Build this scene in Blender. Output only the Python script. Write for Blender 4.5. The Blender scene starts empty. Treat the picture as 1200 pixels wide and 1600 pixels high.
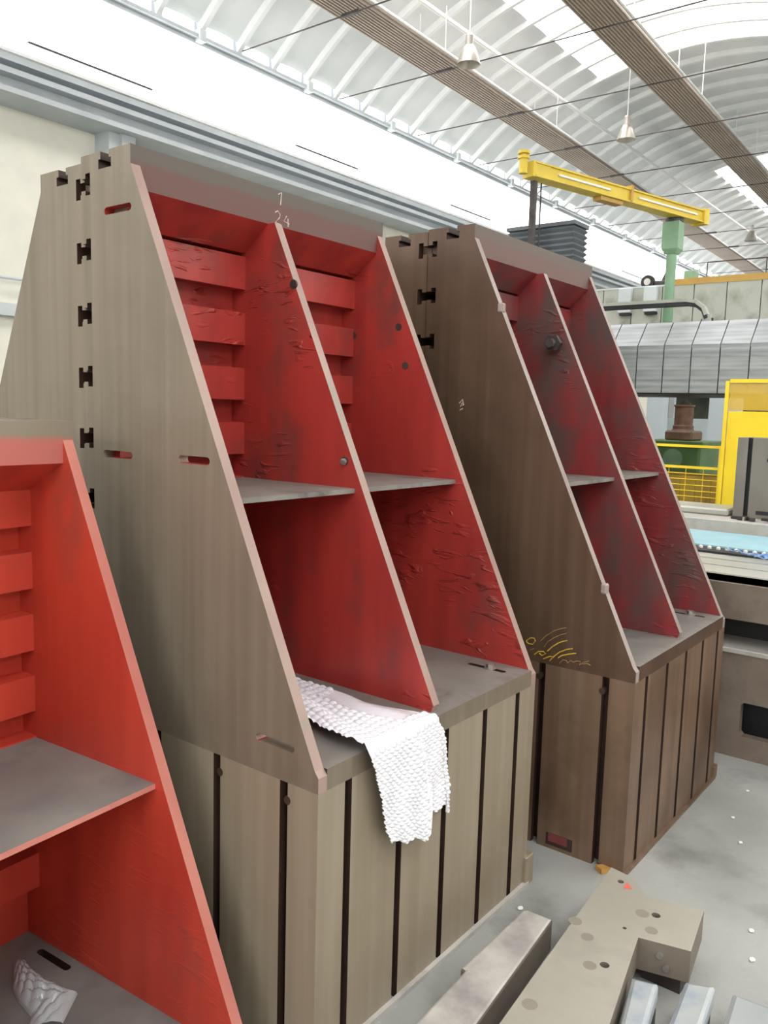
import bpy, bmesh, math, random
from mathutils import Vector, Matrix
random.seed(7)
SC = bpy.context.scene
COL = SC.collection

# ------------------------------------------------------------------ camera
def camera():
    f, yaw, pitch, roll = 1301.448, 0.6565, -0.1205, 0.0279
    F = Vector((math.cos(yaw)*math.cos(pitch), math.sin(yaw)*math.cos(pitch), math.sin(pitch)))
    R = Vector((math.sin(yaw), -math.cos(yaw), 0)); U = R.cross(F)
    c, s = math.cos(roll), math.sin(roll)
    R2 = R*c + U*s; U2 = -R*s + U*c
    cam = bpy.data.cameras.new('camera'); o = bpy.data.objects.new('camera', cam); COL.objects.link(o)
    M = Matrix((R2, U2, -F)).transposed().to_4x4(); M.translation = (-1.3779, -1.2317, 1.6)
    o.matrix_world = M
    cam.sensor_fit = 'VERTICAL'; cam.sensor_height = 32.0; cam.lens = f/1600*32.0
    cam.clip_start = .02; cam.clip_end = 300
    SC.camera = o
camera()

# ------------------------------------------------------------------ world, exposure
W_ = bpy.data.worlds.new('sky'); SC.world = W_; W_.use_nodes = True
W_.node_tree.nodes['Background'].inputs[0].default_value = (.86, .93, 1, 1)
W_.node_tree.nodes['Background'].inputs[1].default_value = 1.0
SC.view_settings.view_transform = 'Standard'; SC.view_settings.look = 'None'
SC.view_settings.gamma = 1; SC.view_settings.use_curve_mapping = False
SC.view_settings.exposure = -0.3
GLAZE = 5.0        # brightness of the daylit glazing
SKYL = 6.5         # brightness of the rooflights

# ------------------------------------------------------------------ materials
def lin(c):
    return tuple(((v/255)/12.92 if v/255 <= .04045 else ((v/255+.055)/1.055)**2.4) for v in c[:3]) + (1,)
def newmat(name):
    m = bpy.data.materials.new(name); m.use_nodes = True
    nt = m.node_tree; b = nt.nodes['Principled BSDF']
    return m, nt, b
def mat(name, c1, c2=None, rough=.6, metal=0, scale=(3, 3, 3), detail=4, bump=0, bscale=40, c3=None, pos=(.35, .65), spec=.5, c3scale=3, c3pos=(.52, .7)):
    """plain procedural surface: two tones mixed by stretched noise, a third tone in patches"""
    m, nt, b = newmat(name); N = nt.nodes; L = nt.links
    b.inputs['Roughness'].default_value = rough; b.inputs['Metallic'].default_value = metal
    b.inputs['Specular IOR Level'].default_value = spec
    tc = N.new('ShaderNodeTexCoord')
    if c2 is None: c2 = c1
    mp = N.new('ShaderNodeMapping'); mp.inputs['Scale'].default_value = scale
    L.new(tc.outputs['Object'], mp.inputs[0])
    n = N.new('ShaderNodeTexNoise'); n.inputs['Scale'].default_value = 1; n.inputs['Detail'].default_value = detail
    L.new(mp.outputs[0], n.inputs[0])
    r = N.new('ShaderNodeValToRGB'); r.color_ramp.elements[0].position = pos[0]; r.color_ramp.elements[1].position = pos[1]
    r.color_ramp.elements[0].color = lin(c1); r.color_ramp.elements[1].color = lin(c2)
    L.new(n.outputs[0], r.inputs[0]); out = r.outputs[0]
    if c3:
        n2 = N.new('ShaderNodeTexNoise'); n2.inputs['Scale'].default_value = c3scale; n2.inputs['Detail'].default_value = 6
        n2.inputs['Roughness'].default_value = .6
        L.new(tc.outputs['Object'], n2.inputs[0])
        r2 = N.new('ShaderNodeValToRGB'); r2.color_ramp.elements[0].position = c3pos[0]; r2.color_ramp.elements[1].position = c3pos[1]
        L.new(n2.outputs[0], r2.inputs[0])
        mx = N.new('ShaderNodeMix'); mx.data_type = 'RGBA'; mx.inputs[7].default_value = lin(c3)
        L.new(r2.outputs[0], mx.inputs[0]); L.new(out, mx.inputs[6]); out = mx.outputs[2]
    L.new(out, b.inputs['Base Color'])
    if bump:
        n3 = N.new('ShaderNodeTexNoise'); n3.inputs['Scale'].default_value = bscale; n3.inputs['Detail'].default_value = 3
        L.new(tc.outputs['Object'], n3.inputs[0])
        bp = N.new('ShaderNodeBump'); bp.inputs['Strength'].default_value = bump; bp.inputs['Distance'].default_value = .01
        L.new(n3.outputs[0], bp.inputs['Height']); L.new(bp.outputs[0], b.inputs['Normal'])
    return m
def emit(name, col, s):
    m, nt, b = newmat(name)
    b.inputs['Base Color'].default_value = (.8, .8, .8, 1)
    b.inputs['Emission Color'].default_value = lin(col); b.inputs['Emission Strength'].default_value = s
    return m
def redpaint(name, base, dark, grime, wr=.5, gpos=(.5, .72)):
    """old brushed paint: vertical tone streaks, patches of dark grime, wrinkled runs in relief"""
    m, nt, b = newmat(name); N = nt.nodes; L = nt.links
    b.inputs['Roughness'].default_value = .42
    tc = N.new('ShaderNodeTexCoord')
    mp = N.new('ShaderNodeMapping'); mp.inputs['Scale'].default_value = (9, 9, 1.2); L.new(tc.outputs['Object'], mp.inputs[0])
    n = N.new('ShaderNodeTexNoise'); n.inputs['Scale'].default_value = 1; n.inputs['Detail'].default_value = 5; L.new(mp.outputs[0], n.inputs[0])
    r = N.new('ShaderNodeValToRGB'); r.color_ramp.elements[0].position = .35; r.color_ramp.elements[1].position = .62
    r.color_ramp.elements[0].color = lin(dark); r.color_ramp.elements[1].color = lin(base); L.new(n.outputs[0], r.inputs[0])
    mp2 = N.new('ShaderNodeMapping'); mp2.inputs['Scale'].default_value = (4, 4, 2.4); L.new(tc.outputs['Object'], mp2.inputs[0])
    n2 = N.new('ShaderNodeTexNoise'); n2.inputs['Scale'].default_value = 1; n2.inputs['Detail'].default_value = 8; n2.inputs['Roughness'].default_value = .65
    L.new(mp2.outputs[0], n2.inputs[0])
    r2 = N.new('ShaderNodeValToRGB'); r2.color_ramp.elements[0].position = gpos[0]; r2.color_ramp.elements[1].position = gpos[1]; L.new(n2.outputs[0], r2.inputs[0])
    mx = N.new('ShaderNodeMix'); mx.data_type = 'RGBA'; mx.inputs[7].default_value = lin(grime)
    L.new(r2.outputs[0], mx.inputs[0]); L.new(r.outputs[0], mx.inputs[6]); L.new(mx.outputs[2], b.inputs['Base Color'])
    mp3 = N.new('ShaderNodeMapping'); mp3.inputs['Scale'].default_value = (7, 7, 28); mp3.inputs['Rotation'].default_value = (.25, 0, .1); L.new(tc.outputs['Object'], mp3.inputs[0])
    n3 = N.new('ShaderNodeTexNoise'); n3.inputs['Scale'].default_value = 1; n3.inputs['Detail'].default_value = 3; n3.inputs['Distortion'].default_value = 1.2
    L.new(mp3.outputs[0], n3.inputs[0])
    r3 = N.new('ShaderNodeValToRGB'); r3.color_ramp.elements[0].position = .55; r3.color_ramp.elements[1].position = .66; L.new(n3.outputs[0], r3.inputs[0])
    n4 = N.new('ShaderNodeTexNoise'); n4.inputs['Scale'].default_value = 3.3; L.new(tc.outputs['Object'], n4.inputs[0])
    r4 = N.new('ShaderNodeValToRGB'); r4.color_ramp.elements[0].position = .54; r4.color_ramp.elements[1].position = .64; L.new(n4.outputs[0], r4.inputs[0])
    mu = N.new('ShaderNodeMath'); mu.operation = 'MULTIPLY'; L.new(r3.outputs[0], mu.inputs[0]); L.new(r4.outputs[0], mu.inputs[1])
    bp = N.new('ShaderNodeBump'); bp.inputs['Strength'].default_value = wr; bp.inputs['Distance'].default_value = .012
    L.new(mu.outputs[0], bp.inputs['Height']); L.new(bp.outputs[0], b.inputs['Normal'])
    return m
def worn_band(name, zcut, top, low):
    """bare machined strip above, painted strip below, ragged line between"""
    m, nt, b = newmat(name); N = nt.nodes; L = nt.links
    b.inputs['Roughness'].default_value = .5
    tc = N.new('ShaderNodeTexCoord'); sx = N.new('ShaderNodeSeparateXYZ'); L.new(tc.outputs['Object'], sx.inputs[0])
    n = N.new('ShaderNodeTexNoise'); n.inputs['Scale'].default_value = 6; n.inputs['Detail'].default_value = 5; L.new(tc.outputs['Object'], n.inputs[0])
    a = N.new('ShaderNodeMath'); a.operation = 'MULTIPLY_ADD'; a.inputs[1].default_value = .035; L.new(n.outputs[0], a.inputs[0]); L.new(sx.outputs[2], a.inputs[2])
    mr = N.new('ShaderNodeMapRange'); mr.inputs[1].default_value = zcut+.01; mr.inputs[2].default_value = zcut+.028; L.new(a.outputs[0], mr.inputs[0])
    mx = N.new('ShaderNodeMix'); mx.data_type = 'RGBA'; mx.inputs[6].default_value = lin(low); mx.inputs[7].default_value = lin(top)
    L.new(mr.outputs[0], mx.inputs[0]); L.new(mx.outputs[2], b.inputs['Base Color'])
    return m

M = {}
M['castA'] = mat('ground_cast_iron', (122, 111, 96), (134, 123, 108), .42, .2, (30, 30, .7), 8, c3=(100, 86, 71), c3scale=1.3, c3pos=(.42, .85))
M['castB'] = mat('rusty_ground_iron', (90, 69, 55), (104, 82, 67), .4, .25, (26, 26, .7), 6, c3=(64, 46, 33), c3scale=1.5, c3pos=(.42, .75))
M['riserA'] = mat('milled_riser_iron', (144, 132, 114), (155, 143, 125), .45, .2, (26, 26, .8), 8, c3=(132, 119, 97), c3scale=2, c3pos=(.5, .8))
M['riserB'] = mat('brown_riser_iron', (114, 91, 74), (128, 105, 87), .42, .2, (24, 24, .8), 6, c3=(80, 60, 42), c3scale=2, c3pos=(.45, .75))
M['slot'] = mat('painted_slot_shade', (62, 42, 34), (42, 28, 24), .6, 0)  # dark tone paints in the shade inside slots and recesses
M['redA'] = redpaint('worn_red_paint', (170, 56, 50), (146, 46, 43), (96, 62, 58), .65, (.53, .74))
M['redB'] = redpaint('grimy_red_paint', (142, 50, 52), (114, 42, 46), (90, 74, 72), .5, (.42, .64))
M['redC'] = redpaint('bright_red_paint', (198, 70, 52), (180, 58, 46), (132, 76, 66), .15, (.56, .85))
M['edgeA'] = mat('dusty_rib_edge', (160, 136, 126), (146, 120, 112), .5, .0, (6, 6, 2), c3=(142, 132, 120), c3scale=4)
M['edgeB'] = mat('grey_rib_edge', (156, 144, 138), (134, 118, 112), .5, .0, (6, 6, 2))
M['edgeC'] = mat('pink_rib_edge', (206, 134, 122), (192, 116, 106), .45, 0, (5, 5, 2))
M['bandA'] = worn_band('worn_top_band', 2.235, (84, 75, 68), (94, 62, 57))
M['bandB'] = worn_band('worn_brown_band', 2.27, (90, 76, 68), (98, 70, 64))
M['bandC'] = worn_band('worn_pink_band', 2.214, (138, 128, 112), (184, 104, 96))
M['dusty'] = mat('dusty_steel_plate', (122, 118, 114), (144, 140, 134), .5, .2, (5, 5, 5), 6, c3=(98, 92, 90), c3scale=5)
M['dustyC'] = mat('blue_grey_steel_plate', (126, 130, 128), (144, 148, 143), .45, .2, (5, 5, 5), 6, c3=(112, 114, 116), c3scale=3)
M['steel'] = mat('bolt_steel', (150, 145, 138), (190, 186, 180), .35, .7, (20, 20, 20))
M['darksteel'] = mat('dark_steel', (58, 52, 52), (80, 74, 72), .5, .4, (12, 12, 12))
M['concrete'] = mat('floor_concrete', (138, 140, 136), (160, 161, 157), .75, 0, (1.1, 1.1, 1.1), 9, .25, 60, c3=(90, 90, 86), pos=(.38, .6), c3scale=1.7, c3pos=(.55, .8))
M['cream'] = mat('cream_wall_paint', (236, 234, 222), (228, 227, 216), .8)
M['bluegrey'] = mat('blue_grey_paint_and_reflection', (176, 184, 189), (190, 196, 200), .5)
M['palegrey'] = mat('pale_grey_trim_paint', (206, 214, 216), (196, 204, 206), .6)
M['roof'] = mat('white_vault_shell', (228, 232, 232), (216, 221, 222), .8, 0, (1.5, 1.5, 1.5))
M['rib'] = mat('white_vault_rib', (240, 242, 242), (232, 236, 236), .8)
M['radiant'] = mat('brown_grey_panel_paint', (164, 150, 138), (178, 164, 152), .5, 0, (1, 1, 1))
M['white'] = mat('white_pipe_paint', (232, 234, 234), None, .5)
M['black'] = mat('black_rubber', (34, 34, 38), (48, 48, 52), .6)
M['alu'] = mat('spun_aluminium', (186, 180, 172), (206, 202, 196), .35, .6)
M['glaze'] = emit('daylit_glazing', (255, 252, 250), GLAZE)
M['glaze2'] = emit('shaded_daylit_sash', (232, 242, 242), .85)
M['skyl'] = emit('daylit_rooflight', (255, 252, 250), SKYL)
M['crane'] = mat('crane_yellow', (226, 200, 70), (214, 186, 62), .5, 0, (4, 4, 4))
M['green'] = mat('machine_green', (132, 168, 134), (116, 152, 122), .5)
M['green2'] = mat('old_machine_green', (104, 138, 84), (86, 120, 76), .6)
M['guard'] = mat('safety_yellow', (250, 222, 40), (240, 208, 34), .5, 0, (2, 2, 2))
M['beamgrey'] = mat('machine_pale_grey', (168, 172, 160), (184, 188, 178), .7, 0, (1.2, 1.2, 1.2), 6, c3=(150, 152, 140))
M['orange'] = mat('ochre_stripe', (196, 158, 82), (182, 144, 74), .6)
M['cover'] = mat('brushed_cover_steel', (122, 126, 128), (154, 158, 160), .36, .5, (1, 1.3, 26), 6)
M['brownpart'] = mat('brown_casting', (112, 86, 72), (140, 108, 88), .6, 0, (6, 6, 6))
M['bedmetal'] = mat('machine_bed_paint', (112, 98, 90), (136, 124, 112), .6, .1, (3, 3, 3), 6, c3=(92, 78, 70))
M['tablemetal'] = mat('milled_table', (168, 168, 160), (186, 186, 178), .4, .2, (2, 2, 2))
M['bluesheet'] = mat('pale_blue_sheet', (138, 180, 192), (154, 192, 202), .5, 0, (5, 5, 5))
M['bluefilm'] = mat('blue_film', (92, 132, 206), (150, 186, 224), .4, 0, (30, 30, 30))
M['greyblock'] = mat('grey_block_iron', (116, 110, 104), (132, 126, 118), .5, .1, (5, 5, 2))
M['yellowchalk'] = mat('yellow_crayon', (214, 178, 46), (190, 150, 50), .9, 0, (60, 60, 60))
M['dullchalk'] = mat('faint_yellow_crayon', (168, 138, 84), (140, 108, 70), .9, 0, (60, 60, 60))
M['chalk'] = mat('white_chalk', (222, 206, 200), (196, 178, 172), .9, 0, (60, 60, 60))
M['barsteel'] = mat('dusty_bar_steel', (176, 172, 166), (192, 188, 182), .55, .15, (3, 3, 3), 8, .2, 60, c3=(150, 146, 144), c3scale=4)
M['platesteel'] = mat('greenish_plate_steel', (150, 146, 134), (166, 161, 149), .5, .15, (2, 2, 2), 8, c3=(150, 146, 136), c3scale=4)
M['plateside'] = mat('grey_brown_plate_side', (132, 124, 112), (118, 108, 98), .6, .1)
M['rail'] = mat('polished_rail_steel', (146, 152, 154), (166, 170, 170), .36, .3, (2, 2, 2), c3=(120, 138, 158), c3scale=5)
M['stain'] = mat('oil_stain', (124, 118, 108), (134, 128, 116), .7)
M['hole'] = mat('dark_hole', (60, 50, 44), (44, 36, 32), .8)
M['redmark'] = mat('red_paint_mark', (214, 96, 80), None, .7)
M['wood'] = mat('yellow_wood', (176, 128, 60), (196, 150, 78), .8, 0, (4, 30, 30))
M['paleblue'] = mat('pale_blue_column_paint', (196, 208, 214), None, .6)
M['farbrown'] = mat('far_dark_clutter', (104, 104, 88), (78, 84, 78), .8, 0, (3, 3, 3))
M['chip'] = mat('white_debris', (225, 225, 218), None, .8)

def wrapmat():
    m, nt, b = newmat('bubble_film')
    b.inputs['Base Color'].default_value = lin((234, 234, 242)); b.inputs['Roughness'].default_value = .22
    b.inputs['Coat Weight'].default_value = .6
    b.inputs['Subsurface Weight'].default_value = .0
    return m
M['wrap'] = wrapmat()
def filmmat():
    m, nt, b = newmat('clear_film')
    b.inputs['Base Color'].default_value = lin((218, 232, 238)); b.inputs['Roughness'].default_value = .12
    b.inputs['Alpha'].default_value = .6; b.inputs['Coat Weight'].default_value = 1
    return m
M['film'] = filmmat()

# ------------------------------------------------------------------ helpers
def link(o, parent=None):
    COL.objects.link(o)
    if parent is not None: o.parent = parent
    return o
def setm(me, m):
    for x in (m if isinstance(m, (list, tuple)) else [m]): me.materials.append(M[x] if isinstance(x, str) else x)
def obj(name, bm, m, parent=None, loc=None, smooth=False):
    me = bpy.data.meshes.new(name); bm.normal_update(); bm.to_mesh(me); bm.free(); setm(me, m)
    if smooth:
        for p in me.polygons: p.use_smooth = True
    o = bpy.data.objects.new(name, me)
    if loc: o.location = loc
    return link(o, parent)
def thing(name, label, cat, loc=(0, 0, 0), rz=0, group=None):
    o = bpy.data.objects.new(name, None); link(o); o.location = loc; o.rotation_euler = (0, 0, rz)
    o.empty_display_size = .1
    return tag(o, label, cat, group)
def tag(o, label, cat, group=None, kind=None):
    o['label'] = label; o['category'] = cat
    if group: o['group'] = group
    if kind: o['kind'] = kind
    return o
def struct(o, label=None):
    o['kind'] = 'structure'
    if label: o['label'] = label
    return o
def box(bm, x0, x1, y0, y1, z0, z1, mi=0, bev=0):
    vs = [bm.verts.new((x, y, z)) for x in (x0, x1) for y in (y0, y1) for z in (z0, z1)]
    fs = []
    for a in ((0, 1, 3, 2), (4, 6, 7, 5), (0, 4, 5, 1), (2, 3, 7, 6), (0, 2, 6, 4), (1, 5, 7, 3)):
        f = bm.faces.new([vs[i] for i in a]); f.material_index = mi; fs.append(f)
    if bev:
        es = list({e for f in fs for e in f.edges})
        bmesh.ops.bevel(bm, geom=es, offset=bev, segments=1, affect='EDGES', profile=.5)
    return bm
def BX(*a, **k): return box(bmesh.new(), *a, **k)
def tube(bm, pts, r, n=8, mi=0, cap=True):
    pts = [Vector(p) for p in pts]; rings = []
    for i, p in enumerate(pts):
        d = (pts[min(i+1, len(pts)-1)] - pts[max(i-1, 0)]).normalized()
        a = Vector((0, 0, 1)) if abs(d.z) < .9 else Vector((1, 0, 0))
        s = d.cross(a).normalized(); t = s.cross(d)
        rr = r[i] if isinstance(r, (list, tuple)) else r
        rings.append([bm.verts.new(p + (s*math.cos(k*2*math.pi/n) + t*math.sin(k*2*math.pi/n))*rr) for k in range(n)])
    for a, b in zip(rings, rings[1:]):
        for k in range(n):
            f = bm.faces.new((a[k], a[(k+1) % n], b[(k+1) % n], b[k])); f.material_index = mi
    if cap:
        bm.faces.new(rings[0]).material_index = mi; bm.faces.new(list(reversed(rings[-1]))).material_index = mi
    return bm
def lathe(bm, prof, n=20, mi=0, c=(0, 0)):
    rings = [[bm.verts.new((c[0]+r*math.cos(k*2*math.pi/n), c[1]+r*math.sin(k*2*math.pi/n), z)) for k in range(n)] for r, z in prof]
    for a, b in zip(rings, rings[1:]):
        for k in range(n):
            f = bm.faces.new((a[k], a[(k+1) % n], b[(k+1) % n], b[k])); f.material_index = mi
    return bm
def prism(polys, h, bev=0):
    """mesh of a 2-D outline (first polygon) with holes (others), extruded 0..h along local z"""
    cu = bpy.data.curves.new('outline', 'CURVE'); cu.dimensions = '2D'; cu.fill_mode = 'BOTH'
    cu.extrude = max(h/2 - bev, 1e-5); cu.bevel_depth = bev; cu.bevel_resolution = 0
    if bev: cu.offset = -bev
    for p in polys:
        sp = cu.splines.new('POLY'); sp.points.add(len(p)-1)
        for q, (x, y) in zip(sp.points, p): q.co = (x, y, 0, 1)
        sp.use_cyclic_u = True
    o = bpy.data.objects.new('outline', cu); COL.objects.link(o)
    me = bpy.data.meshes.new_from_object(o.evaluated_get(bpy.context.evaluated_depsgraph_get()))
    bm = bmesh.new(); bm.from_mesh(me); bmesh.ops.remove_doubles(bm, verts=bm.verts, dist=1e-6)
    for v in bm.verts: v.co.z += h/2
    bpy.data.objects.remove(o); bpy.data.curves.remove(cu); bpy.data.meshes.remove(me)
    bmesh.ops.recalc_face_normals(bm, faces=bm.faces)
    for f in bm.faces: f.material_index = 0; f.smooth = False
    return bm
def remap(bm, fn):
    for v in bm.verts: v.co = fn(v.co)
    bmesh.ops.recalc_face_normals(bm, faces=bm.faces)
    return bm
def yz(polys, u0, u1, bev=0):            # outline in (v,z), extruded along u
    return remap(prism(polys, u1-u0, bev), lambda c: Vector((u0+c.z, c.x, c.y)))
def xz(polys, v0, v1, bev=0):            # outline in (u,z), extruded along v
    return remap(prism(polys, v1-v0, bev), lambda c: Vector((c.x, v0+c.z, c.y)))
def xy(polys, z0, z1, bev=0):
    return remap(prism(polys, z1-z0, bev), lambda c: Vector((c.x, c.y, z0+c.z)))
def oval(x0, x1, y, h, n=6, slope=0):
    """rounded slot between x0 and x1"""
    r = h/2; p = []
    for k in range(n+1): a = -math.pi/2 + math.pi*k/n; p.append((x1-r+r*math.cos(a), y+slope*(x1-x0)/2+r*math.sin(a)))
    for k in range(n+1): a = math.pi/2 + math.pi*k/n; p.append((x0+r+r*math.cos(a), y-slope*(x1-x0)/2+r*math.sin(a)))
    return p
def circ(x, y, r, n=12): return [(x+r*math.cos(k*2*math.pi/n), y+r*math.sin(k*2*math.pi/n)) for k in range(n)]
def paint(bm, fn):
    bm.normal_update()
    for f in bm.faces: f.material_index = fn(f.normal, f.calc_center_median())
    return bm
def beam(bm, a, b, w, h, mi=0):
    """square bar from a to b (centres of its ends)"""
    a, b = Vector(a), Vector(b); d = (b-a).normalized()
    up = Vector((0, 0, 1)) if abs(d.z) < .95 else Vector((1, 0, 0))
    s = d.cross(up).normalized()*w/2; t = s.cross(d).normalized()*h/2
    vs = [bm.verts.new(p+i*s+j*t) for p in (a, b) for i, j in ((-1, -1), (1, -1), (1, 1), (-1, 1))]
    for q in ((0, 1, 2, 3), (7, 6, 5, 4), (0, 4, 5, 1), (1, 5, 6, 2), (2, 6, 7, 3), (3, 7, 4, 0)):
        bm.faces.new([vs[i] for i in q]).material_index = mi
    return bm

# ------------------------------------------------------------------ the hall
VW = 7.0; VC, ZC, RR = 3.4, 1.97, 5.33
U0, U1 = -9.0, 40.0
def arc(v, dr=0, vc=VC): return ZC + math.sqrt((RR+dr)**2 - (v-vc)**2)
floor = struct(obj('floor', BX(U0, U1, -7.6, VW+.15, -.12, 0), 'concrete'), 'pale grey dusty concrete hall floor')
wl = struct(obj('wall_left', BX(U0, U1, VW, VW+.15, 0, 4.84), 'cream'), 'cream painted wall below the crane beam')
struct(obj('wall_right', BX(U0, U1, -7.75, -7.6, 0, 4.84), 'cream'))
struct(obj('wall_back', BX(U0-.15, U0, -7.75, VW+.15, 0, 7.6), 'cream'))
struct(obj('wall_far', BX(U1, U1+.15, -7.75, VW+.15, 0, 7.6), 'cream'))
# clerestory band, one pane for each roof bay pair
def clerestory(n, y, out, label):
    w = bpy.data.objects.new('window_%d' % n, None); link(w); w['kind'] = 'structure'; w['label'] = label
    u = U0; k = 0; p = 1.9; first = None
    sash = [(3.3, 4.77), (7.1, 8.4), (10.9, 12.2), (14.6, 16.0), (18.4, 19.8)]
    while u < U1-.01:
        if first is None:
            first = obj('pane', BX(0, p-.004, 0, .03, 4.86, 5.8), 'glaze', w); o = first
        else:
            o = bpy.data.objects.new('pane', first.data); link(o, w)
        o.location = (u, y, 0); u += p
    if n == 1:
        for a, b in sash:
            obj('sash_panel', BX(a, b, y-.03, y-.01, 4.9, 5.11), 'glaze2', w)
            obj('sash_gap', BX(a, b, y-.04, y-.01, 5.11, 5.128), 'darksteel', w)
            obj('upper_sash', BX(a+.12, b-.05, y-.03, y-.01, 5.16, 5.34), 'glaze2', w)
    return w
clerestory(1, VW, 1, 'bright band of daylit windows above the crane beam')
clerestory(2, -7.63, -1, 'bright band of daylit windows on the other side')
# glowing band added on the unseen back wall to light the foreground
w3 = struct(obj('window_3', BX(U0+.005, U0+.03, -6.4, 5.8, 3.2, 5.7), 'glaze'), 'added glowing panel on the unseen back wall')
# cornice and crane beam
bm = bmesh.new(); box(bm, U0, U1, VW-.1, VW+.1, 5.79, 5.9); box(bm, U0, U1, VW-.16, VW-.1, 5.84, 5.88)
struct(obj('trim_1', bm, 'bluegrey'), 'pale blue-grey gutter rail along the foot of the vault')
bm = bmesh.new(); u = -2
while u < 30: box(bm, u, u+.09, VW-.2, VW-.1, 5.8, 5.93); u += 1.83
struct(obj('trim_2', bm, 'palegrey'), 'small brackets on the gutter rail')
g = [(VW, 4.45), (VW-.42, 4.45), (VW-.42, 4.50), (VW-.3, 4.50), (VW-.3, 4.62), (VW-.42, 4.62), (VW-.42, 4.67), (VW-.2, 4.67), (VW-.2, 4.76), (VW-.34, 4.76), (VW-.34, 4.82), (VW, 4.82)]
struct(obj('trim_3', yz([g], U0, U1), 'bluegrey'), 'blue-grey flanged crane beam running along the wall')
bm = bmesh.new(); box(bm, U0, U1, VW-.36, VW-.31, 4.83, 4.86)
struct(obj('trim_4', bm, 'white'), 'white crane rail on the blue-grey beam')
for i, u in enumerate((-7.9, -1.9, 4.05, 10.1, 16.1, 22.1, 28.1, 34.1)):
    bm = bmesh.new(); box(bm, u, u+.3, VW-.26, VW, 0, 4.45); box(bm, u+.13, u+.3, VW-.3, VW-.26, 0, 4.45)
    struct(obj('trim_%d' % (5+i), bm, 'bluegrey'), 'blue-grey wall column under the crane beam')
bm = bmesh.new(); box(bm, U0, 6, VW-.1, VW, 2.44, 2.56); tube(bm, [(U0, VW-.12, 2.8), (6, VW-.12, 2.8)], .015)
struct(obj('trim_20', bm, 'palegrey'), 'pale cable trunking and thin pipe on the cream wall')
# valley beam between the two vaults and its far columns
bm = bmesh.new(); box(bm, U0, U1, -.5, -.1, 5.5, 5.95)
struct(obj('trim_21', bm, 'palegrey'), 'valley beam between the two vaults')

# vault shells: one panel for each bay, a rib on each joint
ceiling = bpy.data.objects.new('ceiling', None); link(ceiling); struct(ceiling, 'white barrel vault of thin ribbed shells with rooflights')
ribs_u = .6
def shell(v0, v1, vc, n=14, dr=.0, th=.03, w=.6):
    bm = bmesh.new(); rows = []
    for k in range(n+1):
        v = v0+(v1-v0)*k/n
        rows.append([bm.verts.new((x, v, arc(v, dr+d, vc))) for x, d in ((0, 0), (w*.5, .012), (w, 0), (w, th+.02), (0, th+.02))])
    for a, b in zip(rows, rows[1:]):
        for i in range(5): bm.faces.new((a[i], a[(i+1) % 5], b[(i+1) % 5], b[i]))
    bm.faces.new(rows[0]); bm.faces.new(list(reversed(rows[-1])))
    bmesh.ops.recalc_face_normals(bm, faces=bm.faces)
    return bm
def ribmesh(vc, v0, v1, n=24):
    bm = bmesh.new(); rows = []
    for k in range(n+1):
        v = v0+(v1-v0)*k/n
        rows.append([bm.verts.new((x, v, arc(v, d, vc))) for x, d in ((-.05, .02), (-.03, -.07), (.03, -.07), (.05, .02))])
    for a, b in zip(rows, rows[1:]):
        for i in range(4): bm.faces.new((a[i], a[(i+1) % 4], b[(i+1) % 4], b[i]))
    bmesh.ops.recalc_face_normals(bm, faces=bm.faces)
    return bm
SKY_U = [(-5.4, .6), (3.0, 12.0), (18.0, 26.4), (30.0, 36.0)]
def insky(u): return any(a-.01 <= u < b-.01 for a, b in SKY_U)
protos = {}
def inst(key, make, name, m, loc):
    if key not in protos:
        o = obj(name, make(), m, ceiling); protos[key] = o.data
    else:
        o = bpy.data.objects.new(name, protos[key]); link(o, ceiling)
    o.location = loc; return o
SA, SB = 1.9, 4.9            # rooflight from v=1.9 to v=4.9
u = -9.0; k = 0
while u < U1-.3:
    if insky(u):
        inst('pa', lambda: shell(SB, 6.88, VC, 8), 'roof_panel', 'roof', (u, 0, 0))
        inst('pb', lambda: shell(-.2, SA, VC, 8), 'roof_panel', 'roof', (u, 0, 0))
        s = inst('ps', lambda: shell(SA, SB, VC, 8), 'rooflight', 'skyl', (u, 0, 0))
    else:
        inst('pf', lambda: shell(-.2, 6.88, VC, 18), 'roof_panel', 'roof', (u, 0, 0))
    inst('rib', lambda: ribmesh(VC, -.1, 6.9), 'roof_rib', 'rib', (u, 0, 0))
    # daylight opening at the springing of each shell
    inst('op', lambda: BX(.09, .51, 6.90, 6.93, 5.92, 6.06), 'daylight_opening', 'glaze', (u, 0, 0))
    u += ribs_u; k += 1
# second vault, seen only from the side
bm = bmesh.new()
for ua, ub, sk in ((U0, -5.4, 0), (-5.4, .6, 1), (.6, 3, 0), (3, 12, 1), (12, 18, 0), (18, 26.4, 1), (26.4, U1, 0)):
    n = 18
    for i in range(n):
        va, vb = -7.6+7.2*i/n, -7.6+7.2*(i+1)/n
        f = bm.faces.new([bm.verts.new((x, v, arc(v, 0, -4.0))) for x, v in ((ua, va), (ub, va), (ub, vb), (ua, vb))])
        f.material_index = 1 if sk and 5 <= i < 13 else 0
struct(obj('ceiling_side', bm, ['roof', 'skyl']), 'second vault beside the first')['label'] = 'vault of the neighbouring bay'

# longitudinal pipe under the vault
p = bmesh.new(); tube(p, [(-6, 5.28, 6.72), (38, 5.45, 6.72)], .03)
tag(obj('overhead_pipe', p, 'white'), 'white pipe running lengthwise just under the vault', 'pipe')
for i, vv in enumerate((5.36,)):
    pass

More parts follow.
